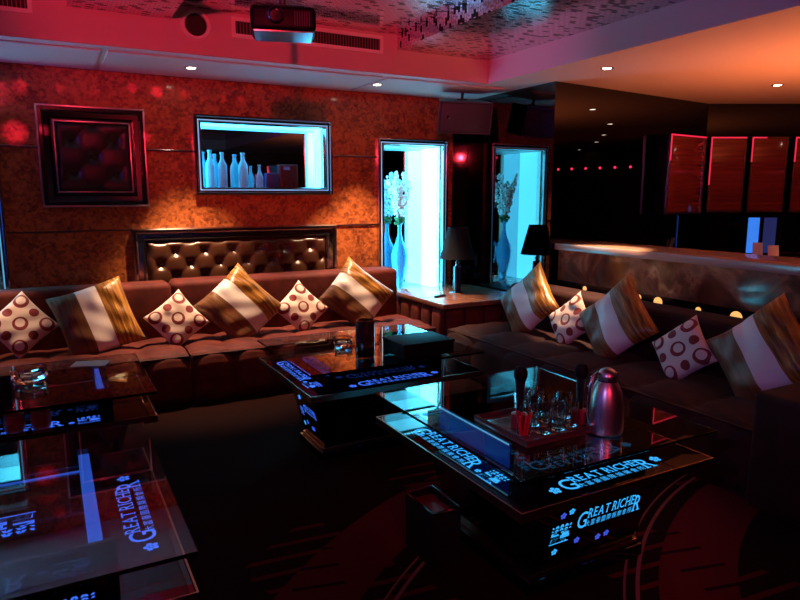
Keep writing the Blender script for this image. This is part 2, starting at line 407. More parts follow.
# chrome grooves across the patterned wall
g = MB()
for (a, b) in ((-3.6, -1.32), (-.29, -.02), (.79, 1.165), (2.495, 2.955)): g.box(a, b, YB-.012, YB+.001, 1.918, 1.936, .003)
struct('trim_1', g, DCHROME)
g = MB()
for (a, b) in ((-3.6, -1.32), (-.29, .62), (2.497, 2.955)): g.box(a, b, YB-.012, YB+.001, 1.246, 1.262, .003)
struct('trim_2', g, DCHROME)
g = MB()   # raised access panel bands on the soffit by the wall
for (a, b) in ((-1.2, .42), (.46, 2.62), (2.66, 3.9)): g.box(a, b, 5.12, 5.9, ZS-.012, ZS+.001, .004)
struct('trim_3', g, PAINT)

# ------------------------------------------------------------------ downlights
def downlight(x, y, label, z=ZS, energy=0., size=75, grp='recessed ceiling downlights', blend=.6, col=(1, .60, .33)):
    t = thing('ceiling_downlight', label, 'ceiling light', (x, y, z), group=grp)
    MB().lathe([(.034, .0005), (.034, -.004), (.046, -.007), (.052, -.001), (.052, .0005)], close=True).build('trim_ring', CHROME, t)
    MB().cyl((0, 0, -.0035), .032, .032, .003, 20).build('bulb', LAMPL, t)
    if energy:
        li = bpy.data.lights.new('downlight_beam', 'SPOT'); li.energy = energy; li.color = col; li.spot_size = R(size); li.spot_blend = blend
        li.shadow_soft_size = .03; lo = bpy.data.objects.new('downlight_beam', li); COL.objects.link(lo); lo.parent = t; lo.location = (0, 0, -.045)
    return t
downlight(1.084, 5.437, 'small downlight in the soffit above the bottle niche, left of the two there', ZS-.012, 430, 62)
downlight(2.716, 5.437, 'small round downlight in the soffit above the gap between the two lit niches', ZS-.012, 450, 64)
downlight(4.02, 3.94, 'round downlight in the orange soffit above the end of the bar counter', ZS, 620, 37)
downlight(6.0, 3.77, 'round downlight in the orange soffit nearest the red cabinets', ZS, 60, 60)
for k, (x, y) in enumerate(((7.59, 3.07), (9.06, 2.10), (10.26, 1.23), (11.9, -.2))):
    downlight(x, y, 'round downlight further along the bar ceiling, seen reflected in the black wall', ZS, (150, 0, 40, 0)[k], 90)
downlight(-.66, 5.28, 'round downlight in the soffit over the left end of the back sofa', ZS-.012, 190, 42)

# ------------------------------------------------------------------ vents, round speaker on the fascia
def vent(x0, x1, z0, z1, label):
    t = thing('air_vent', label, 'air vent', ((x0+x1)/2, 5.0, (z0+z1)/2), group='white slotted air vents on the red fascia')
    a, b = (x1-x0)/2, (z1-z0)/2; q = .028
    fr = MB().box(-a, a, -.014, 0, b-q, b).box(-a, a, -.014, 0, -b, -b+q).box(-a, -a+q, -.014, 0, -b+q, b-q).box(a-q, a, -.014, 0, -b+q, b-q)
    fr.build('frame', WHITEP, t, False)
    MB().box(-a+q, a-q, -.003, 0, -b+q, b-q).build('backing', DARKV, t, False)
    sl = MB(); n = int((x1-x0-2*q)/.024)
    for i in range(n):
        x = -a+q+(i+.5)*(2*a-2*q)/n; sl.box(x-.003, x+.003, -.011, -.004, -b+q, b-q)
    sl.build('slat', mat('slat_paint', (.25, .14, .14), .5) if 'slat_paint' not in MATS else MATS['slat_paint'], t, False)
vent(1.30, 2.55, 2.70, 2.845, 'long white slotted air vent on the red fascia behind the projector')
vent(-1.2, .02, 2.70, 2.845, 'slotted air vent at the left end of the red fascia')
t = thing('wall_speaker', 'round white rimmed speaker set in the red fascia left of the projector', 'speaker', (1.045, 5.0, 2.757))
M = Matrix.Rotation(R(90), 4, 'X')
MB().lathe([(.075, 0), (.082, .014), (.098, .016), (.108, 0)], close=True, M=M).build('rim', WHITEP, t)
MB().cyl((0, 0, .001), .078, .074, .006, 28, M).build('grille', DARKV, t)

# ------------------------------------------------------------------ projector on a pole
t = thing('projector', 'black projector hanging from the mirrored ceiling on a short pole', 'projector', (1.06, 3.12, 2.30), rz=R(-18))
MB().box(-.15, .15, -.12, .12, 0, .11, .022, 3).build('body', mat('projector_black', (.003, .003, .004), .5, spec=.12), t)
MB().box(-.135, .135, -.105, .105, -.004, .001).build('glossy_underside', CHROME, t)
L = MB().lathe([(0, 0), (.036, 0), (.036, .03), (.030, .034), (.026, .012), (.026, .010)], M=Matrix.Translation((-.035, -.12, .06)) @ Matrix.Rotation(R(90), 4, 'X')); L.build('lens_ring', DCHROME, t)
MB().cyl((0, 0, 0), .027, .027, .011, 24, Matrix.Translation((-.035, -.12, .06)) @ Matrix.Rotation(R(90), 4, 'X')).build('lens', BLK, t)
MB().cyl((0, 0, .11), .018, .018, ZC-.01-2.30-.11, 16).build('pole', BP, t)
MB().box(-.06, .06, -.06, .06, ZC-2.30-.012, ZC-2.30-.001, .003).build('ceiling_plate', BP, t)
MB().box(-.10, .10, -.08, .08, .1, .122, .005).build('mount_plate', BP, t)
v = MB()
for i in range(7): v.box(.05+i*.011, .055+i*.011, -.1215, -.118, .02, .085)
v.build('vent_slots', DARKV, t)

# ------------------------------------------------------------------ tufted panels
def tuft_panel(name, m, parent, x0, x1, z0, z1, px, pz, amp, y, ox=0., oz=0., btn=True, bm_=None):
    nx = int((x1-x0)/.012); nz = int((z1-z0)/.012)
    def f(u, v):
        X = x0+(x1-x0)*u; Z = z0+(z1-z0)*v
        a = (X-ox)/px; b = (Z-oz)/pz
        s = abs(math.sin(PI*(a+b)/2))*abs(math.sin(PI*(a-b)/2))
        # diamond cells: buttons where a+b and a-b are both even
        ed = min(1, min(u, 1-u)*(x1-x0)/.03, min(v, 1-v)*(z1-z0)/.03)
        h = amp*(s**.30)*.55
        bx = a-round(a); da = [((a-i)*px, (b-j)*pz) for i in range(int(a)-1, int(a)+3) for j in range(int(b)-2, int(b)+3) if (i+j) % 2 == 0]
        dm = min(math.hypot(*q) for q in da); h += amp*1.1*(1-math.exp(-(dm/.042)**2)) - .3*amp
        return Vector((X, y - h*ed**.5, Z))
    o = MB().grid(nx, nz, f).build(name, m, parent, True, 180)
    if btn:
        i0, i1 = int((x0-ox)/px)-1, int((x1-ox)/px)+2; j0, j1 = int((z0-oz)/pz)-1, int((z1-oz)/pz)+2
        for i in range(i0, i1):
            for j in range(j0, j1):
                X = ox+i*px; Z = oz+j*pz
                if (i+j) % 2 == 0 and x0+.03 < X < x1-.03 and z0+.03 < Z < z1-.03:
                    MB().ball((X, y-.002, Z), .013, 10, (1, .6, 1)).build('button', m, o)
    return o
def frame_rect(parent, x0, x1, z0, z1, wd, y, th, m, name='frame', bottom=True):
    F = MB()
    def bar(pa, pb, ins):   # moulding of stepped section between two outer corners
        pass
    prof = [(0, 0), (0, .75), (.10, 1.), (.28, 1.), (.38, .55), (.66, .45), (.80, .80), (.92, .80), (1, .55), (1, 0)]
    rings = []
    for (q, h) in prof:
        i = q*wd; yy = y-h*th
        rings.append([F.b.verts.new(p) for p in ((x0+i, yy, z0+(i if bottom else 0)), (x1-i, yy, z0+(i if bottom else 0)), (x1-i, yy, z1-i), (x0+i, yy, z1-i))])
    for a, b in zip(rings, rings[1:]):
        for k in range(4):
            if k == 0 and not bottom: continue
            F.b.faces.new((a[k], a[(k+1) % 4], b[(k+1) % 4], b[k]))
    return F.build(name, m, parent, True, 25)
t = thing('headboard_panel', 'wide brown button-tufted leather panel in a chrome frame behind the sofa', 'wall panel', (1.56, YB, .70))
frame_rect(t, -.94, .935, .0, .565, .115, 0, .07, DCHROME, bottom=False)
MB().box(-.83, .825, -.02, 0, .0, .455).build('backing', BP, t, False)
tuft_panel('leather_pad', LEA, t, -.825, .82, .0, .45, .125, .11, .034, -.022, ox=-.82+.10, oz=.25)
t = thing('tufted_wall_picture', 'square black tufted leather panel in a mirror frame, hung left of the bottle niche', 'wall panel', (.377, YB, 1.852))
frame_rect(t, -.395, .395, -.395, .395, .125, 0, .06, mat('black_chrome', (.20, .17, .18), .12, 1.))
B_ = MB()
for h_, w_b, yy in ((.399, .014, -.056), (.284, .013, -.052)): 
    for (xa, xb, za, zb) in ((-h_, h_, h_-w_b, h_), (-h_, h_, -h_, -h_+w_b), (-h_, -h_+w_b, -h_+w_b, h_-w_b), (h_-w_b, h_, -h_+w_b, h_-w_b)): B_.box(xa, xb, yy-.006, yy+.012, za, zb, .003)
B_.build('edge_bead', mat('bead_chrome', (.85, .55, .60), .3, 1.), t)
tuft_panel('leather_pad', LEAK, t, -.275, .275, -.275, .275, .155, .135, .03, -.02, ox=0, oz=0)

# ------------------------------------------------------------------ lit niches
GLINT = mat('pale_painted_glint', (.5, .6, .7), .4, emit=(.10, .45, .75), strength=.8)  # glow painting a thin bright reflection, no lamp of its own
def niche(cx, w_, z0, z1, dep, label, lit, fw=.072, top=False, left=True, mir=True):
    t = thing('display_niche', label, 'display niche', (cx, YB, z0))
    a = w_/2; h = z1-z0
    frame_rect(t, -a-fw, a+fw, -fw, h+fw, fw, 0, .055, CHROME)
    y0, y1 = 0., dep
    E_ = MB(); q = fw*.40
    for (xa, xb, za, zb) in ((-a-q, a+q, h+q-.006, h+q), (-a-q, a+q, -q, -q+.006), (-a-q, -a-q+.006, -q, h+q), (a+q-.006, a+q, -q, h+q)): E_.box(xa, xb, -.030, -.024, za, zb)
    E_.build('edge_glint', GLINT, t, False)  # emissive strip painting niche light reflected in the chrome frame
    MB().box(-a, a, y1, y1+.01, 0, h).build('back_mirror', MIRROR if mir else CYAN, t, False)
    MB().box(a-.0, a+.012, y0+.02, y1, 0, h).build('light_panel', lit, t, False)
    MB().box(-a-.012, -a, y0+.02, y1, 0, h).build('light_panel', lit, t, False)
    MB().box(-a-.012, a+.012, y0+.0, y1+.01, -.012, 0).build('shelf', MATS['niche_white'], t, False)
    MB().box(-a-.012, a+.012, y0+.0, y1+.01, h, h+.012).build('top_panel', lit if top else MATS['niche_white'], t, False)
    return t
mat('niche_white', (.75, .78, .8), .3)
CYANW = mat('white_blue_light_panel', (.8, .9, .95), .4, emit=(.07, .69, 1.), strength=11.)
niche(1.8175, 1.155, 1.62, 2.175, .27, 'wide cyan lit wall niche with a row of bottles, chrome framed', CYANC, top=True)
niche(3.375, .69, .53, 2.05, .40, 'tall cyan lit wall niche holding a vase of white flowers, chrome framed', CYANW)
niche(-.805, .89, .53, 2.05, .40, 'tall cyan lit wall niche at the far left edge', CYANW)

def bottle(x, h, r, label, nk=.35, grp='frosted bottles in the lit niche'):
    t = thing('bottle', label, 'bottle', (x, 6.07, 1.62), group=grp)
    MB().lathe([(0, 0), (r*.95, 0), (r, .01), (r, h*(1-nk)-.03), (r*.9, h*(1-nk)), (r*.42, h*(1-nk)+.045), (r*.36, h*.94), (r*.44, h*.945), (r*.44, h), (0, h)], seg=20).build('glass', FROST, t)
    MB().cyl((0, 0, h*.955), r*.46, r*.46, h*.05, 16).build('cap', FROST, t)
def at_px(px, y):   # x on plane y for a column near image height 170
    pass
for x, h, r, lb in ((1.335, .33, .042, 'tall frosted bottle nearest the left end of the lit niche'),
                    (1.445, .315, .042, 'second frosted bottle from the left in the lit niche'),
                    (1.635, .315, .045, 'tall frosted bottle just left of the short one in the lit niche')):
    bottle(x, h, r, lb)
bottle(1.79, .21, .034, 'short slim frosted bottle right of the tall ones in the lit niche', .5)
t = thing('gift_box', 'low dark blue box beside the short bottle in the lit niche', 'box', (1.90, 6.06, 1.62))
MB().box(-.055, .055, -.04, .04, 0, .135, .003).build('box_body', mat('dark_blue_card', (.02, .04, .18), .5), t)
t = thing('gift_box', 'tall dark striped presentation box at the right of the bottles in the lit niche', 'box', (2.06, 6.06, 1.62))
b_ = MB().box(-.09, .09, -.045, .045, 0, .215, .003).build('box_body', mat('dark_card', (.035, .02, .03), .4), t)
q = MB()
for i in range(4): q.box(-.075+i*.045, -.063+i*.045, -.0465, -.045, .01, .20)
q.build('gold_bands', BRONZE, b_)
MB().box(-.05, .01, -.047, -.045, .165, .20).build('blue_label', mat('blue_label', (.1, .35, .8), .4), t)

def flower_vase(x, y, z, la, lb):
    t = thing('vase', la, 'vase', (x, y, z))
    pr = [(0, 0), (.05, 0), (.055, .008), (.032, .03), (.05, .12), (.085, .26), (.094, .36), (.080, .44), (.040, .52), (.022, .60), (.020, .67), (.032, .72)]
    prin = [(.027, .715), (.016, .66), (.018, .60), (.034, .52), (.074, .44), (.088, .36), (.079, .26), (.045, .13), (0, .06)]
    MB().lathe(pr+prin, seg=28).build('vase_glass', GLASSB, t)
    t = thing('flower_bouquet', lb, 'flowers', (x, y, z+.70))
    g_ = MB()
    for i in range(46):
        a = random.random()*2*PI; rr = .055*math.sqrt(random.random()); g_.ball((math.cos(a)*rr, math.sin(a)*rr, .03+random.uniform(-.02, .045)), random.uniform(.010, .018), 6)
    g_.build('moss_collar', GREEN, t)
    for k in range(12):
        a = 2*PI*k/12+.4; sp = random.uniform(.05, .16); H_ = random.uniform(.38, .58)
        tip = Vector((math.cos(a)*sp*1.1, math.sin(a)*sp*.75, H_))
        st = MB().tube([(0, 0, .0), tip*.35+Vector((0, 0, .02)), tip*.7, tip], [.003, .003, .002, .001], 5).build('stem', STEM, t)
        bl = MB()
        for i in range(46):
            u = random.uniform(.22, 1.); p = tip*u; rr = .030*(1.15-u*.7)
            bl.ball((p.x+random.uniform(-rr, rr), p.y+random.uniform(-rr, rr), p.z+random.uniform(-.01, .01)), random.uniform(.008, .016), 6, (1, 1, 1.3))
        bl.build('blossoms', WHITEF, st)
flower_vase(3.36, 6.20, .53, 'slender pale blue glass vase standing in the tall lit niche', 'tall spray of white blossoms standing in the niche vase')

# ------------------------------------------------------------------ loudspeaker in the corner
t = thing('loudspeaker', 'black box loudspeaker hanging from the soffit in the corner above the niche', 'speaker', (3.635, 5.44, 2.31), rot=(R(14), 0, R(-14)))
MB().hull8([(-.27, -.12, -.15), (.27, -.12, -.15), (.20, .13, -.15), (-.20, .13, -.15)], [(-.27, -.12, .15), (.27, -.12, .15), (.20, .13, .15), (-.20, .13, .15)]).build('cabinet', BP, t, False)
MB().box(-.25, .25, -.132, -.12, -.13, .13, .008).build('grille', GRILLE, t)
MB().box(-.19, -.165, -.136, -.132, -.015, .02, .002).build('badge', CHROME, t)
fr = MB().box(-.27, .27, -.128, -.118, .138, .15).box(-.27, .27, -.128, -.118, -.15, -.138).box(-.27, -.258, -.128, -.118, -.138, .138).box(.258, .27, -.128, -.118, -.138, .138)
fr.build('front_edge', mat('edge_grey', (.10, .10, .12), .3, coat=.5), t, False)
MB().tube([(0, .03, .14), (0, .02, .22)], .014, 10).tube([(-.05, .03, .15), (.05, .03, .15)], .012, 8).build('bracket', BP, t)

# ------------------------------------------------------------------ sofas
def seat(parent, L_, D_, top, ch, name='seat_cushion', z0=.0, m=VEL, n=None):
    """channel-tufted seat, length along x from 0..L_, front at y=0, back at y=D_"""
    prof = [(.03, .02), (.0, .08), (-.005, .18), (.005, top-.10), (.03, top-.045), (.075, top-.012), (.14, top), (.3, top+.006), (D_*.6, top), (D_, top-.01)]
    # resample the profile
    pts = []
    for (a, b), (c, d_) in zip(prof, prof[1:]):
        for k in range(4): pts.append((a+(c-a)*k/4, b+(d_-b)*k/4))
    pts.append(prof[-1]); nx = max(16, int(L_/.02)); nch = n or max(1, round(L_/ch)); cw = L_/nch
    def f(u, v):
        X = L_*u; i = min(len(pts)-1, int(round(v*(len(pts)-1)))); y, z = pts[i]
        s = abs(math.sin(PI*X/cw)); pu = .030*(1-s**.45)
        cl = .02*(1-min(1, (y/D_)/.25)) if y < .25*D_ else 0
        ed = min(1, min(X, L_-X)/.03); pu = max(pu, .03*(1-ed**.5))
        wob = .004*math.sin(X*23+i)
        return Vector((X, y + pu*(1 if z < top-.03 else .35) , z - pu*(1 if z > top-.12 else 0)*(.9 if y < D_*.7 else .6) + wob*(z > top-.05)))
    o = MB().grid(nx, len(pts)-1, f)
    return o.build(name, m, parent, True, 180)
def backrest(parent, L_, y0, y1, z0, z1, m=VEL, name='backrest', x0=0.):
    MB().box(x0, x0+L_, y0, y1, z0, z1, .045, 4).build(name, m, parent, True, 180 if False else 60)
# back wall, left-hand sofa  (x -1.62..0.865)
t = thing('sofa', 'maroon velvet sofa along the back wall, left section under the square wall panel', 'sofa', (-1.62, 4.80, 0))
MB().box(.01, 2.47, .04, 1.05, .0, .37).build('base', VELD, t, False)
seat(t, 2.475, .72, .40, .30)
backrest(t, 2.475, .70, .99, .30, .838)
t = thing('sofa', 'maroon velvet sofa along the back wall, right section under the tufted headboard', 'sofa', (.868, 4.80, 0))
MB().box(.01, 2.13, .04, 1.05, .0, .37).build('base', VELD, t, False)
seat(t, 2.13, .72, .40, .30)
backrest(t, 2.10, .70, .99, .30, .845)
# right sofa, along the bar counter (local x runs toward the camera)
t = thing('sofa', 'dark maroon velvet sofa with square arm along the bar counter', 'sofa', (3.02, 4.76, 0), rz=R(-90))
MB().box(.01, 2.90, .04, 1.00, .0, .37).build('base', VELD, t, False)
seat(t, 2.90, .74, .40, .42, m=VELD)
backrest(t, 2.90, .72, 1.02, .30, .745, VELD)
MB().box(2.90, 3.20, -.03, 1.05, .0, .60, .03, 3).build('armrest', VELD, t)
# corner table between the sofas: padded sides and a veneered top
t = thing('corner_table', 'upholstered corner table with padded sides and brown top between the sofas', 'table', (3.06, 4.82, 0))
MB().box(.04, .93, .04, 1.055, 0, .535).build('base', VELD, t, False)
def pad(cx, cy, w_, along, x_):
    P = MB()
    def f(u, v):
        a = (u-.5)*2; b = (v-.5)*2
        h = .042*((1-abs(a)**4)*(1-abs(b)**6))**.5
        if along == 'x': return Vector((cx+a*w_/2, .045-h-.002, .275+b*.25))
        return Vector((.045-h-.002, cy+a*w_/2, .275+b*.25))
    P.grid(16, 20, f).build('padded_side', VEL, t, True, 180)
for k in range(4): pad(.15+k*.215, 0, .205, 'x', 0)
for k in range(5): pad(0, .14+k*.2, .19, 'y', 0)
MB().box(0, .97, 0, 1.062, .535, .58, .006).build('table_top', TOPW, t)
MB().box(.004, .966, .42, .424, .5801, .5812).build('seam', mat('seam_gap', (.02, .01, .01), .6), t)

# ------------------------------------------------------------------ cushions
def cushion_mesh(s, th, m, pin=.07, seedv=0):
    bm = MB(); n = 26; h = s/2; rnd = random.Random(seedv); ph = [rnd.uniform(0, 6) for _ in range(6)]
    def pos(u, v, sg):
        x = u*h*(1-pin*(1-v*v)); y = v*h*(1-pin*(1-u*u))
        z = th*(max(0, (1-u**4)*(1-v**4)))**.62
        cr = .0055*math.sin(7*u+ph[0]+3*v)*math.sin(6*v+ph[1]) + .005*math.sin(15*u*v+ph[2]+4*u)
        edge = (1-abs(u))*(1-abs(v))
        z += cr*min(1, 6*edge)*(s/.5)
        bend = -.05*s*(u*u+v*v)*.5
        return Vector((x, y, sg*z+bend*0 + .012*math.sin(3*u+ph[3])*math.sin(2*v+ph[4])*(s/.5)))
    front = [[bm.b.verts.new(pos(-1+2*i/n, -1+2*j/n, 1)) for j in range(n+1)] for i in range(n+1)]
    back = [[front[i][j] if i in (0, n) or j in (0, n) else bm.b.verts.new(pos(-1+2*i/n, -1+2*j/n, -1)) for j in range(n+1)] for i in range(n+1)]
    for i in range(n):
        for j in range(n):
            bm.b.faces.new((front[i][j], front[i+1][j], front[i+1][j+1], front[i][j+1]))
            bm.b.faces.new((back[i][j+1], back[i+1][j+1], back[i+1][j], back[i][j]))
    return bm
def cushion(kind, c, phi, side, label, sd, tilt=22, yaw=0.):
    c = (c[0], c[1], c[2]-.03)
    s, th, m = (.54, .085, STR) if kind == 'striped' else (.36, .06, DOT)
    o = cushion_mesh(s, th, m, .075, sd).build('striped_cushion' if kind == 'striped' else 'ring_print_cushion', m, None, True, 180)
    tag(o, label, 'cushion', 'striped satin cushions on the sofas' if kind == 'striped' else 'white ring-print cushions on the sofas')
    tt = R(tilt)
    if side == 'b': n_ = Vector((0, -math.cos(tt), math.sin(tt))); r0 = Vector((1, 0, 0)); u0 = Vector((0, math.sin(tt), math.cos(tt)))
    else: n_ = Vector((-math.cos(tt), 0, math.sin(tt))); r0 = Vector((0, -1, 0)); u0 = Vector((math.sin(tt), 0, math.cos(tt)))
    X = r0*math.cos(R(phi)) + u0*math.sin(R(phi)); Y = -r0*math.sin(R(phi)) + u0*math.cos(R(phi))
    Mx = Matrix((X, Y, n_)).transposed().to_4x4(); Mx = Matrix.Rotation(R(yaw), 4, 'Z') @ Mx
    o.matrix_world = Matrix.Translation(c) @ Mx
cushion('dot', (-.226, 5.30, .655), 40, 'b', 'white cushion with dark red rings at the far left of the back sofa', 1)
cushion('striped', (.271, 5.28, .655), 16, 'b', 'brown and gold striped cushion at the left of the back sofa, pink-lit white band', 2)
cushion('dot', (.841, 5.24, .605), 36, 'b', 'white cushion with dark red rings at the join between the two back sofas', 3)
cushion('striped', (1.354, 5.27, .668), 40, 'b', 'gold and brown striped cushion below the tufted headboard, brightly lit from above', 4)
cushion('dot', (1.877, 5.25, .61), 42, 'b', 'white cushion with dark red rings between two striped cushions below the headboard', 5)
cushion('striped', (2.42, 5.28, .675), 46, 'b', 'gold and brown striped cushion at the right end of the back sofa', 6)
cushion('striped', (3.60, 4.309, .66), 48, 'r', 'striped cushion with pleated gold side at the far end of the right sofa', 7)
cushion('dot', (3.585, 3.772, .59), 44, 'r', 'white ring-print cushion half hidden between two striped cushions on the right sofa', 8)
cushion('striped', (3.59, 3.313, .665), 45, 'r', 'brown striped cushion with white band, middle one on the right sofa', 9)
cushion('dot', (3.56, 2.71, .58), 43, 'r', 'white ring-print cushion standing on a corner in the middle of the right sofa', 10)
cushion('striped', (3.60, 2.202, .665), 44, 'r', 'striped cushion nearest the armrest of the right sofa', 11)

# ------------------------------------------------------------------ table lamp
t = thing('table_lamp', 'table lamp with dark cone shade on the corner table between the sofas', 'lamp', (3.56, 5.36, .581))
MB().lathe([(0, 0), (.075, 0), (.078, .008), (.05, .018), (.02, .024), (0, .024)]).build('base', CHROME, t)
MB().box(-.032, .032, -.032, .032, .024, .27, .006).build('body', mat('lamp_blue_black', (.01, .025, .07), .08, coat=.6), t)
MB().lathe([(.0, .27), (.02, .27), (.013, .29), (.022, .305), (.010, .32), (.010, .40), (0, .40)]).build('neck', CHROME, t)
MB().lathe([(.175, .345), (.095, .655), (.092, .655), (.172, .345)], seg=36, close=True).build('lamp_shade', SHADE, t)
g = MB().tube([(math.cos(a*PI/2)*.003, math.sin(a*PI/2)*.003, .40) for a in (0, 1)], .004, 6)
for a in range(3): g.tube([(0, 0, .40), (.045*math.cos(a*2.1), .045*math.sin(a*2.1), .52), (.093*math.cos(a*2.1), .093*math.sin(a*2.1), .65)], .002, 5)
g.build('harp', CHROME, t)
MB().lathe([(0, .40), (.02, .40), (.03, .45), (.02, .50), (0, .51)], seg=16).build('bulb', mat('unlit_bulb', (.7, .7, .7), .3), t)
t = thing('remote_control', 'small black remote control lying beside the table lamp base', 'remote control', (3.27, 5.22, .581), rz=R(25))
MB().box(-.075, .075, -.022, .022, 0, .018, .006).build('body', BP, t)
b_ = MB()
for i in range(5):
    for j in range(2): b_.cyl((-.05+i*.02, -.008+j*.016, .018), .005, .005, .002, 8)
b_.build('buttons', mat('grey_rubber', (.15, .15, .15), .6), t)

# ------------------------------------------------------------------ bar counter
t = thing('bar_counter', 'long bar counter with brown marbled front behind the right sofa', 'bar counter', (4.15, 4.555, 0))
MB().box(.02, .48, -6.0, 0.0, 0, 1.05).build('body', BLACKW, t, False)
MB().box(0, .02, -6.0, 0.0, .77, 1.05).build('front_panel', MARB, t, False)
MB().box(-.03, .52, -6.0, 0.03, 1.05, 1.11, .006).build('counter_top', mat('counter_top_stone', (.42, .26, .20), .22, coat=.2), t)
MB().box(.004, .02, -6.0, 0, .60, .77).build('black_kick_strip', BLACKW, t, False)
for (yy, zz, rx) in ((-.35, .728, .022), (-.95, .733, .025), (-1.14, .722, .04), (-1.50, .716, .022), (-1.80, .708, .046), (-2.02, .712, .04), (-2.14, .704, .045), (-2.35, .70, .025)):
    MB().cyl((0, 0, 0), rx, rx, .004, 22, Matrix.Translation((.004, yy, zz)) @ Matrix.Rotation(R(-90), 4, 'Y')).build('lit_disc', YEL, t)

# ------------------------------------------------------------------ wall cabinets and back bar
cab0 = c0 + nn*.02
def cabloc(s_, out): return c0 + d*s_ + nn*out
import math as _m
RZ = math.atan2(d.y, d.x)
k_edge = [0]
REDE = mat('red_painted_glint', (.6, .02, .06), .4, emit=(1., .03, .09), strength=.75)  # glow painting red light reflected on the cabinet edges
def cabinet(s0, s1, label, loc=None, rz=None):
    p = c0 + d*s0 + nn*.002
    t = thing('wall_cabinet', label, 'cabinet', loc or (p.x, p.y, 1.36), rz=RZ if rz is None else rz, group='red lacquered wall cabinets over the back bar')
    w_ = s1-s0
    MB().box(.006, w_-.006, -.13, 0, 0, .82).build('carcass', BLACKW, t, False)
    MB().box(.022, w_-.022, -.150, -.131, .02, .80, .004).build('door', CABW, t)
    F = MB().box(.006, w_-.006, -.156, -.13, .80, .82).box(.006, w_-.006, -.156, -.13, 0, .02).box(.006, .022, -.156, -.13, .02, .80).box(w_-.022, w_-.006, -.156, -.13, .02, .80)
    F.build('metal_edge', BRONZE, t, False)
    if w_ < .7: MB().box(.0075, .0205, -.162, -.157, (.55 if k_edge[0] else .3), .815).box(.0075, (w_-.01 if k_edge[0] != 1 else w_*.4), -.162, -.157, .803, .817).build('red_edge_glint', REDE, t, False)  # painted red reflection along the top and left edges
    k_edge[0] += 1
labs = ['red lacquered wall cabinet just right of the dark corner, second of the row', 'red lacquered wall cabinet, third from the left of the row', 'red lacquered wall cabinet cut by the right edge of the photo']
for k, (sa, sb) in enumerate(((-.02, .385), (.43, .84), (.905, 1.33))): cabinet(sa, sb, labs[k])
cabinet(0, .67, 'red lacquered wall cabinet on the black wall, leftmost of the row', (5.63, 4.59+(5.63-4.07)*.1177-.002, 1.35), math.atan2(.292, 2.48))
p = c0 + nn*.002
t = thing('back_bar', 'black glossy back counter below the red wall cabinets', 'counter', (p.x, p.y, 0), rz=RZ)
MB().box(.0, 3.8, -.55, 0, 0, .84).build('body', BLACKW, t, False)
MB().box(-.0, 3.8, -.58, 0, .84, .88, .004).build('counter_top', BLACKW, t)
MB().box(.0, 3.8, -.012, 0, .88, 1.35).build('mirror_splashback', BLACKM, t, False)
for k in range(6): MB().box(.62*k+.02, .62*k+.60, -.565, -.55, .06, .80, .004).build('door', BLACKW, t)
def onbar(s_, o_): q = c0 + d*s_ + nn*o_; return (q.x, q.y, .882)
t = thing('card_stand', 'small pinkish card standing on the back counter under the cabinets', 'card', onbar(.70, .30), rz=RZ)
MB().box(-.06, .06, -.004, .004, .0, .12, .001, M=Matrix.Rotation(R(-10), 4, 'X')).build('card', mat('pink_card', (.85, .50, .42), .6), t)
MB().box(-.03, .03, 0, .05, 0, .006).build('foot', BP, t)
t = thing('card_stand', 'pale card leaning beside the pinkish one on the back counter', 'card', onbar(.54, .27), rz=RZ-.3)
MB().box(-.05, .05, -.004, .004, .0, .15, .001, M=Matrix.Rotation(R(-14), 4, 'X')).build('card', mat('pale_card', (.70, .66, .50), .6), t)
t = thing('blue_reflection_box', 'dark box with glowing blue faces painting a reflection over the back counter', 'painted_reflection', onbar(.56, .12), rz=RZ)  # added glowing box standing in for a cyan reflection over the back bar
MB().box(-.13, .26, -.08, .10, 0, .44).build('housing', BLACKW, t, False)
MB().box(-.115, .01, -.084, -.08, .03, .42).build('bright_reflection', mat('reflection_blue', (.1, .3, .7), .4, emit=(.03, .25, 1.), strength=.8), t, False)
MB().box(.06, .20, -.084, -.08, .03, .42).build('dim_reflection', mat('reflection_faint', (.05, .1, .3), .3, emit=(.03, .06, .3), strength=.25), t, False)

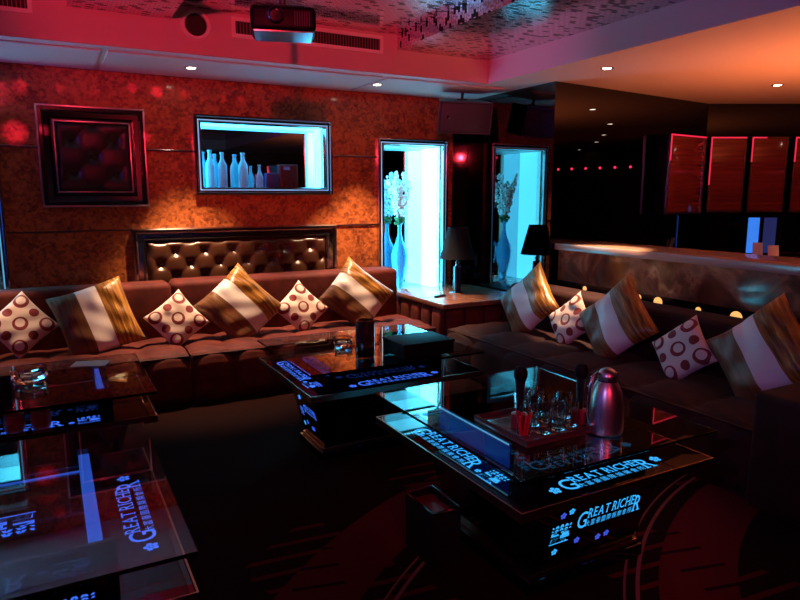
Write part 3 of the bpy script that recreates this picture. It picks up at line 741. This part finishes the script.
# ------------------------------------------------------------------ illuminated glass tables
def lounge_table(cx, cy, W, D, label, seals='x', panels='y', strip=None, strips=(('-x', .10),), sides='-y-x+x+y', inset=(.2, .24, 0.), blue=True, side_glow=False):
    SG, SL, BL = (SIGNB, SEALB, BLOSV) if blue else (SIGN, SEAL, BLOS)
    t = thing('coffee_table', label, 'coffee table', (cx, cy, 0), group='black glass tables with lit lettering')
    a, b = W/2, D/2; ZL = .50; ZT = .62
    ix, iy, ox = inset
    MB().box(-a+ix-.03+ox, a-ix+.03+ox, -b+iy-.03, b-iy+.03, 0, .055, .004).build('plinth', BLK, t, False)
    MB().box(-a+ix-.015+ox, a-ix+.015+ox, -b+iy-.015, b-iy+.015, .055, .075, .003).build('plinth_trim', BRONZE, t, False)
    dI = .09; i0 = iy if panels == 'y' else ix; i1 = i0-dI
    def cr(i, z): return [(-a+ix-i+ox, -b+iy-i, z), (a-ix+i+ox, -b+iy-i, z), (a-ix+i+ox, b-iy+i, z), (-a+ix-i+ox, b-iy+i, z)]
    MB().hull8(cr(0, .075), cr(dI, ZL-.035)).build('pedestal', BLK, t, False)
    MB().box(-a, a, -b, b, ZL-.035, ZL, .003, 1).build('ledge', BLK, t, False)
    tr = MB()
    e_ = .006
    for (x0, x1, y0, y1) in ((-a-e_, a+e_, -b-e_, -b), (-a-e_, a+e_, b, b+e_), (-a-e_, -a, -b, b), (a, a+e_, -b, b)): tr.box(x0, x1, y0, y1, ZL-.034, ZL+.001)
    tr.build('ledge_trim', BRONZE, t, False)
    rs = .175
    # riser: four black glass walls round a shallow well
    rr = MB(); q = .012
    for (x0, x1, y0, y1) in ((-a+rs, a-rs, -b+rs, -b+rs+q), (-a+rs, a-rs, b-rs-q, b-rs), (-a+rs, -a+rs+q, -b+rs+q, b-rs-q), (a-rs-q, a-rs, -b+rs+q, b-rs-q)): rr.box(x0, x1, y0, y1, ZL, ZT-.014)
    rr.build('riser', BLK, t, False)
    MB().box(-a+rs+q, a-rs-q, -b+rs+q, b-rs-q, ZL+.001, ZL+.03).build('inner_deck', BLK, t, False)
    MB().box(-a-.01, a+.01, -b-.01, b+.01, ZT-.012, ZT, .002, 1).build('glass_top', GLASS, t, False)
    if side_glow: MB().box(-a+rs-.005, -a+rs-.0005, -b+.29, b-.29, ZL+.004, ZT-.018).build('side_reflection_panel', SIDEG, t, False).name; MB().box(-a+rs-.008, -a+rs-.0055, -b+.29, b-.29, ZT-.024, ZT-.018).build('glint_line', GLINT, t, False)  # panel and line glow to paint the lettering's reflection in the riser
    # light strips in the well
    for (sd, wd) in strips:
        z = ZL+.0305
        if sd == '-x': MB().box(-a+rs+q+.02, -a+rs+q+.02+wd, -b+rs+.05, b-rs-.05, z, ZT-.02).build('light_strip', STRIPL, t, False)
        if sd == '+x': MB().box(a-rs-q-.02-wd, a-rs-q-.02, -b+rs+.05, b-rs-.05, z, ZT-.02).build('light_strip', STRIPL, t, False)
        if sd == '+y': MB().box(-a+rs+.05, a-rs-.05, b-rs-q-.02-wd, b-rs-q-.02, z, z+.004).build('light_strip', STRIPL, t, False)
    # lettering on the four sides of the ledge, each read from outside
    off = .088
    for (dx, dy, rz, half) in ((0, -1, 0, a), (-1, 0, -90, b), (1, 0, 90, b), (0, 1, 180, a)):
        pos = Vector((dx*(a-off), dy*(b-off), ZL+.0012)); Mr = Matrix.Translation(pos) @ Matrix.Rotation(R(rz), 4, 'Z')
        if ('-' if dx+dy < 0 else '+') + ('x' if dx else 'y') not in sides: continue
        seal = (seals == 'x') == (dx != 0)
        k = .84
        sx = -.075 if seal else 0.
        put('lettering', SG, t, Mr @ Matrix.Translation((sx, 0, 0)) @ Matrix.Diagonal((k, k, 1, 1)))
        if seal:
            put('emblem', SL, t, Mr @ Matrix.Translation((sx+.405*k, 0, 0)) @ Matrix.Scale(.85, 4))
            put('blossom', BL, t, Mr @ Matrix.Translation((sx+.318*k, -.02, 0)) @ Matrix.Scale(.6, 4))
        else:
            for q_ in (-1, 1): put('blossom', BL, t, Mr @ Matrix.Translation((q_*.325*k, -.012 if q_ < 0 else .012, 0)))
    # lit panel on the sloping ends of the pedestal
    hh = ZL-.035-.075; sl = math.atan2(i0-i1, hh)
    for sg in (-1, 1):
        if panels == 'y': base = Vector((ox, sg*(b-(i0+i1)/2), (.075+ZL-.035)/2)); Rt = Matrix.Rotation(R(0 if sg < 0 else 180), 4, 'Z')
        else: base = Vector((sg*(a-(i0+i1)/2), 0, (.075+ZL-.035)/2)); Rt = Matrix.Rotation(R(-90 if sg < 0 else 90), 4, 'Z')
        Mr = Matrix.Translation(base) @ Rt @ Matrix.Rotation(R(90)+sl, 4, 'X')
        half = (a if panels == 'y' else b)
        hw = half-i0+.015 if panels == 'x' else a-ix+.015
        if panels == 'x': hw = b-iy+.015
        P = MB().box(-hw, hw, -.17, .17, -.001, .003).build('sign_panel', BLK, t, False); P.matrix_local = Mr
        kk = hw*2/.58
        put('lettering', SG, P, Matrix.Translation((.085*kk, -.005, .0042)) @ Matrix.Diagonal((.62*kk, .82*kk, 1, 1)))
        put('emblem', SL, P, Matrix.Translation((-.165*kk, -.035, .0042)) @ Matrix.Scale(.82*kk, 4))
        for i, (x, y) in enumerate(((-.25, -.125), (-.13, -.10), (-.245, .05), (-.20, .06), (-.165, .12), (-.10, .11), (.08, .115), (.10, .155), (.175, .14), (.20, .10), (.05, -.115), (.0, -.12))):
            put('blossom', (BLOSB if i in (0, 3, 5) else BLOSD), P, Matrix.Translation((x*kk*.9+.05*kk, y, .0042)))
    return t
lounge_table(1.803, 2.113, .972, 1.08, 'black glass table with lit lettering at the front right, kettle and tray on it', strips=(), sides='-y-x+y', inset=(.20, .24, .05), blue=False, side_glow=True)
lounge_table(1.697, 3.565, 1.095, .94, 'black glass table with lit lettering in the middle, black napkin box on it', panels='x', strips=(), sides='-y-x+y', inset=(.19, .31, 0.))
lounge_table(-.28, 2.205, 1.11, 1.11, 'black glass table with lit lettering at the front left, nothing standing on it', seals='y', panels='x', strips=(('+x', .035), ('+y', .012)))
lounge_table(-.165, 3.615, 1.11, .85, 'black glass table with lit lettering at the back left, ashtray and paper on it', seals='y', panels='x', strips=(('+x', .02),), sides='-y-x+y', inset=(.2, .2, 0.))
# club emblem lit in the middle of the near left table
t4 = [o for o in COL.objects if o.name.startswith('coffee_table')][2]
put('emblem', SEALB, t4, Matrix.Translation((.10, .0, .5315)) @ Matrix.Rotation(R(180), 4, 'Z') @ Matrix.Scale(1.3, 4))

# ------------------------------------------------------------------ things on the tables
def ashtray(x, y, z, r, h, label):
    t = thing('ashtray', label, 'ashtray', (x, y, z+.0005), rz=.2, group='crystal ashtrays')
    MB().lathe([(0, 0), (r*.8, 0), (r, h*.35), (r*.92, h*.6), (r, h), (r*.82, h), (r*.68, h*.4), (0, h*.3)], seg=8).build('bowl', GLASS, t, True, 10)
ashtray(1.56, 3.62, .62, .062, .055, 'crystal ashtray on the middle table beside the dark candle jar')
ashtray(-.14, 3.66, .62, .085, .07, 'large crystal ashtray on the back left table')
t = thing('candle_jar', 'dark smoked glass candle jar on the middle table', 'candle holder', (1.685, 3.56, .6205))
MB().lathe([(0, 0), (.056, 0), (.06, .01), (.06, .165), (.055, .165), (.054, .02), (0, .02)]).build('jar', SMOKE, t)
MB().cyl((0, 0, .022), .045, .045, .06).build('candle', mat('wax', (.3, .08, .10), .5), t)
t = thing('napkin_box', 'flat black lacquer box on the right side of the middle table', 'box', (1.90, 3.27, .6205), rz=R(0))
MATB = mat('matt_black_box', (.004, .004, .005), .6, spec=.1)
MB().box(-.17, .17, -.13, .13, 0, .07, .004).build('box_body', MATB, t)
MB().box(-.175, .175, -.135, .135, .07, .085, .004).build('lid', MATB, t)
t = thing('paper_card', 'blank sheet of paper lying on the back left table', 'paper', (.15, 3.90, .6205), rz=R(-18))
MB().box(-.09, .09, -.06, .06, 0, .002).build('sheet', PAPER, t, False)
for x, lb in ((-.20, 'orange candle glass on the ledge of the back left table, left one of the pair'), (-.095, 'orange candle glass on the ledge of the back left table, right one of the pair')):
    t = thing('candle_glass', lb, 'candle holder', (x, 3.262, .5005), group='orange candle glasses')
    MB().lathe([(0, 0), (.036, 0), (.042, .02), (.044, .05), (.040, .085), (.037, .085), (.039, .05), (.036, .02), (0, .012)]).build('glass', ORANGE, t)
    MB().cyl((0, 0, .014), .03, .03, .03, 16).build('candle', mat('orange_wax', (.6, .15, .05), .5) if 'orange_wax' not in MATS else MATS['orange_wax'], t)
# serving tray with drinking glasses, microphones and kettle
t = thing('serving_tray', 'dark wooden serving tray holding glasses on the front right table', 'tray', (1.70, 1.945, .6205))
MB().box(-.20, .20, -.17, .17, 0, .012, .003).build('tray_base', mat('tray_wood', (.10, .035, .03), .25, coat=.4), t)
r_ = MB().box(-.20, .20, -.17, -.162, .012, .026).box(-.20, .20, .162, .17, .012, .026).box(-.20, -.192, -.162, .162, .012, .026).box(.192, .20, -.162, .162, .012, .026)
r_.build('rim', mat('tray_rim', (.08, .03, .03), .2, coat=.5), t, False)
gp = [(1.64, 1.85, 'front row, beside the red bundle'), (1.715, 1.85, 'front row, second from the kettle side'), (1.79, 1.86, 'front row, nearest the kettle'),
      (1.66, 1.94, 'middle row, left one'), (1.74, 1.945, 'middle row, in the centre'), (1.84, 1.95, 'middle row, right one'), (1.69, 2.04, 'back row, left one'), (1.77, 2.045, 'back row, right one')]
first = None
for (x, y, lb) in gp:
    lb = 'clear drinking glass on the tray, ' + lb
    if first is None:
        first = tag(MB().lathe([(0, 0), (.026, 0), (.030, .004), (.034, .105), (.031, .105), (.027, .012), (0, .010)], seg=20).build('drinking_glass', GLASS, None), lb, 'glass', 'drinking glasses on the tray'); o = first
    else: o = first.copy(); COL.objects.link(o); o['label'] = lb
    o.location = (x, y, .6335)
def microphone(x, y, label, rz):
    t = thing('microphone', label, 'microphone', (x, y, .6335), rz=rz, group='black microphones on the tray')
    MB().lathe([(0, 0), (.032, 0), (.034, .01), (.032, .055), (.020, .06), (0, .06)], seg=20).build('red_holder', mat('dark_red_rubber', (.30, .02, .03), .4) if 'dark_red_rubber' not in MATS else MATS['dark_red_rubber'], t)
    MB().lathe([(0, .06), (.013, .06), (.018, .17), (.021, .19), (0, .19)], seg=18).build('handle', BP, t)
    MB().lathe([(0, .19), (.021, .19), (.027, .205), (.028, .225), (.020, .245), (0, .252)], seg=18).build('head', mat('microphone_mesh', (.004, .004, .005), .6, spec=.15) if 'microphone_mesh' not in MATS else MATS['microphone_mesh'], t)
microphone(1.60, 1.945, 'black microphone standing in a red holder at the left of the tray', 0)
microphone(1.845, 1.865, 'black microphone standing in a red holder beside the steel kettle', 0)
t = thing('wire_caddy', 'small red bundle in an arched wire caddy at the front corner of the tray', 'caddy', (1.56, 1.87, .6335))
w_ = MB(); w_.tube([(-.03+.03*(1-math.cos(a)), 0, .13*math.sin(a)**.6 if 0 < a < PI else 0) for a in [PI*i/14 for i in range(15)]], .002, 6)
w_.tube([(.03*math.cos(a), .03*math.sin(a), .003) for a in [2*PI*i/16 for i in range(17)]], .002, 6); w_.build('wire_frame', CHROME, t)
r_ = MB()
for i in range(6): r_.tube([(.012*math.cos(i*1.05), .012*math.sin(i*1.05), .0), (.022*math.cos(i*1.05+.4), .022*math.sin(i*1.05), .075+.008*(i % 3))], .006, 8)
r_.build('red_sticks', REDG, t)
t = thing('steel_kettle', 'brushed steel vacuum jug with lid and handle on the front right table', 'jug', (1.885, 1.765, .6205), rz=R(0))
t.scale = (.92, .92, .90)
MB().lathe([(0, 0), (.068, 0), (.074, .006), (.076, .03), (.074, .12), (.062, .19), (.046, .225), (.036, .240), (.034, .245), (0, .245)], seg=36).build('body', STEEL, t)
MB().lathe([(0, .238), (.037, .238), (.041, .246), (.041, .262), (.030, .280), (.012, .290), (0, .291)], seg=30).build('lid', STEEL, t)
MB().lathe([(0.038, .228), (.042, .236), (.038, .242), (.034, .236)], seg=30, close=True).build('collar', BP, t)
MB().hull8([(.03, -.018, .243), (.062, -.004, .250), (.062, .004, .250), (.03, .018, .243)], [(.03, -.020, .268), (.066, -.005, .262), (.066, .005, .262), (.03, .020, .268)]).build('spout', STEEL, t)
h_ = [(-.034, 0, .262), (-.060, 0, .275), (-.085, 0, .262), (-.098, 0, .22), (-.104, 0, .15), (-.104, 0, .08), (-.094, 0, .05), (-.074, 0, .045)]
MB().tube(h_, .0075, 10).build('handle', mat('handle_chrome', (.7, .68, .7), .18, 1.), t)
# waste bin / open box under the table edge
t = thing('waste_bin', 'small open black bin with silver rim on the carpet left of the front right table', 'bin', (1.375, 2.235, 0))
MATT = mat('matt_black', (.006, .006, .007), .8, spec=.2)
W_, D_ = .070, .115
b_ = MB().box(-W_, W_, -D_, -D_+.006, .01, .245).box(-W_, W_, D_-.006, D_, .01, .245).box(-W_, -W_+.006, -D_+.006, D_-.006, .01, .245).box(W_-.006, W_, -D_+.006, D_-.006, .01, .245).box(-W_, W_, -D_, D_, 0, .01)
b_.build('bin_body', MATT, t, False)
b_ = MB().box(-W_-.003, W_+.003, -D_-.003, -D_+.005, .245, .25).box(-W_-.003, W_+.003, D_-.005, D_+.003, .245, .25).box(-W_-.003, -W_+.005, -D_+.005, D_-.005, .245, .25).box(W_-.005, W_+.003, -D_+.005, D_-.005, .245, .25)
b_.build('rim', CHROME, t, False)
MB().box(-W_+.007, W_-.007, -D_+.007, D_-.007, .21, .215).build('inner_tray', DRED, t, False)

# ------------------------------------------------------------------ the rest of the room, behind the camera
t = thing('added_blue_panel', 'large unseen glowing blue panel added on the left wall', 'added_blue_panel', (-3.58, 2.2, 1.0), rz=0)  # unseen blue panel added for its light on the right fascia and kettle
MB().box(-.015, .04, -.95, .95, 0, 1.1, .01).build('casing', BP, t)
MB().box(.0405, .043, -.92, .92, .03, 1.07).build('glow_face', BLUEP, t, False)
t = thing('led_rope', 'string of small red lights along the rear cornice over the bar side', 'light string', (0, 0, 0))
def leds(pts, n):
    L_ = MB()
    for i in range(n):
        u = i/(n-1)*(len(pts)-1); k = min(int(u), len(pts)-2); q = Vector(pts[k]).lerp(Vector(pts[k+1]), u-k); L_.ball(q, .022, 8)
    L_.build('bulbs', REDL, t)
leds([(9.4, 3.0, 2.02), (9.4, .6, 2.02), (8.6, -.2, 2.08), (7.4, -1.0, 1.98)], 26)
leds([(-2.17, -1.5, 2.50), (-2.17, 4.9, 2.50)], 30)

# red wash, unseen lights added for colour, red beams dotting the patterned wall
def aim(o, p): o.rotation_euler = (Vector(p) - o.location).to_track_quat('-Z', 'Y').to_euler()
def unseen_light(loc, target, color, energy, size, label, blend=.5, soft=.06):
    t = thing('unseen_light', label, 'stage light', loc)
    q = (Vector(target)-Vector(loc)).to_track_quat('-Z', 'Y').to_matrix().to_4x4()
    MB().lathe([(0, .12), (.05, .12), (.055, .0), (.058, -.01), (.052, -.01), (.048, .02), (0, .02)], M=q).build('housing', BP, t)
    MB().tube([(0, 0, .06), (0, 0, (2.54-loc[2] if loc[2] > 2.2 else -loc[2]))], .012, 8).build('stand_pole', BP, t)
    li = bpy.data.lights.new('beam', 'SPOT'); li.energy = energy; li.color = color; li.spot_size = R(size); li.spot_blend = blend; li.shadow_soft_size = soft
    o = bpy.data.objects.new('beam', li); COL.objects.link(o); o.parent = t
    o.matrix_local = q @ Matrix.Translation((0, 0, -.02))
    return t
unseen_light((-.6, -1.2, 2.42), (1.9, 5.0, 3.32), (1, .03, .06), 680, 42, 'red stage light under the rear ceiling')
unseen_light((-2.6, 5.35, 1.7), (2.4, 5.42, 2.62), (.60, .10, 1.), 110, 34, 'unseen violet light added to tint the soffit, on a stand at the left of the room')  # unseen light added to turn the back soffit violet
unseen_light((-1.9, .6, 1.9), (3.6, 2.9, 2.95), (.62, .0, .70), 95, 44, 'unseen purple light added to tint the right fascia, on a stand behind the left tables')  # unseen light added to turn the bar side fascia purple
unseen_light((.4, -1.6, 2.40), (1.9, 1.9, .6), (1, .04, .10), 95, 26, 'small unseen red light added for the kettle highlight, behind the camera')  # unseen light added for a red highlight on the kettle
unseen_light((-1.6, -.4, 2.30), (3.7, 3.1, .6), (.62, .30, 1.), 75, 34, 'unseen lavender light added to tint the right sofa, under the ceiling at the left rear')  # unseen light added to give the right sofa's cushions a lavender tint
unseen_light((5.2, 2.6, 1.0), (5.3, 2.7, 2.6), (1, .26, .07), 215, 150, 'unseen amber light added to warm the soffit, on a stand behind the bar counter', blend=1., soft=.4)  # unseen light added to warm the soffit, in place of bounced downlight
t = thing('disco_light', 'black disco light throwing red spots, under the ceiling behind the camera', 'stage light', (.6, .2, 2.62))
MB().box(-.12, .12, -.1, .1, 0, .1, .02).build('housing', BP, t); MB().cyl((0, 0, .1), .012, .012, .148, 12).build('pole', BP, t)
for (x, z, e_, sz) in ((-.106, 2.38, 5, 1.3), (.701, 2.426, 6, .9), (.896, 2.408, 9, 1.2), (1.125, 2.417, 4, .9), (1.28, 2.40, 2, .6), (1.466, 2.39, 4, .6), (1.6, 2.399, 4, .6), (.16, 2.39, 2, 1.), (-.17, 2.03, 8, 2.2), (.03, 2.05, 4, .8), (.79, 2.03, 5, .8), (1.16, 2.03, 3, .9), (3.95, 2.0, 8, 1.5), (4.0, 1.25, 6, .9), (2.44, 1.98, 4, .8), (.42, 2.37, 1.5, .8)):
    li = bpy.data.lights.new('spot_beam', 'SPOT'); li.energy = e_*150; li.color = (1, .02, .07); li.spot_size = R(sz); li.spot_blend = 1.; li.shadow_soft_size = .01
    o = bpy.data.objects.new('spot_beam', li); COL.objects.link(o); o.parent = t; loc = Vector((0, -.0, -.02)); o.location = loc
    dv = Vector((x, YB, z)) - (Vector(t.location)+loc); o.rotation_euler = dv.to_track_quat('-Z', 'Y').to_euler()

# soft glow of the niches' light panels is their own emission; a very faint ambient fills the room
w = bpy.data.worlds.new('World'); SC.world = w; w.use_nodes = True
w.node_tree.nodes['Background'].inputs[0].default_value = (.5, .12, .18, 1); w.node_tree.nodes['Background'].inputs[1].default_value = .01

# ------------------------------------------------------------------ camera and view
cam = bpy.data.cameras.new('camera'); co = bpy.data.objects.new('camera', cam); COL.objects.link(co)
cam.sensor_width = 36; cam.lens = 645/800*36; cam.clip_start = .05
pit = math.atan(105/645)
co.location = (0, 0, 1.55); co.rotation_euler = (PI/2 - pit, 0, -R(28.5))
SC.camera = co
SC.view_settings.view_transform = 'Standard'; SC.view_settings.look = 'None'; SC.view_settings.gamma = 1; SC.view_settings.exposure = 0
SC.view_settings.use_curve_mapping = False
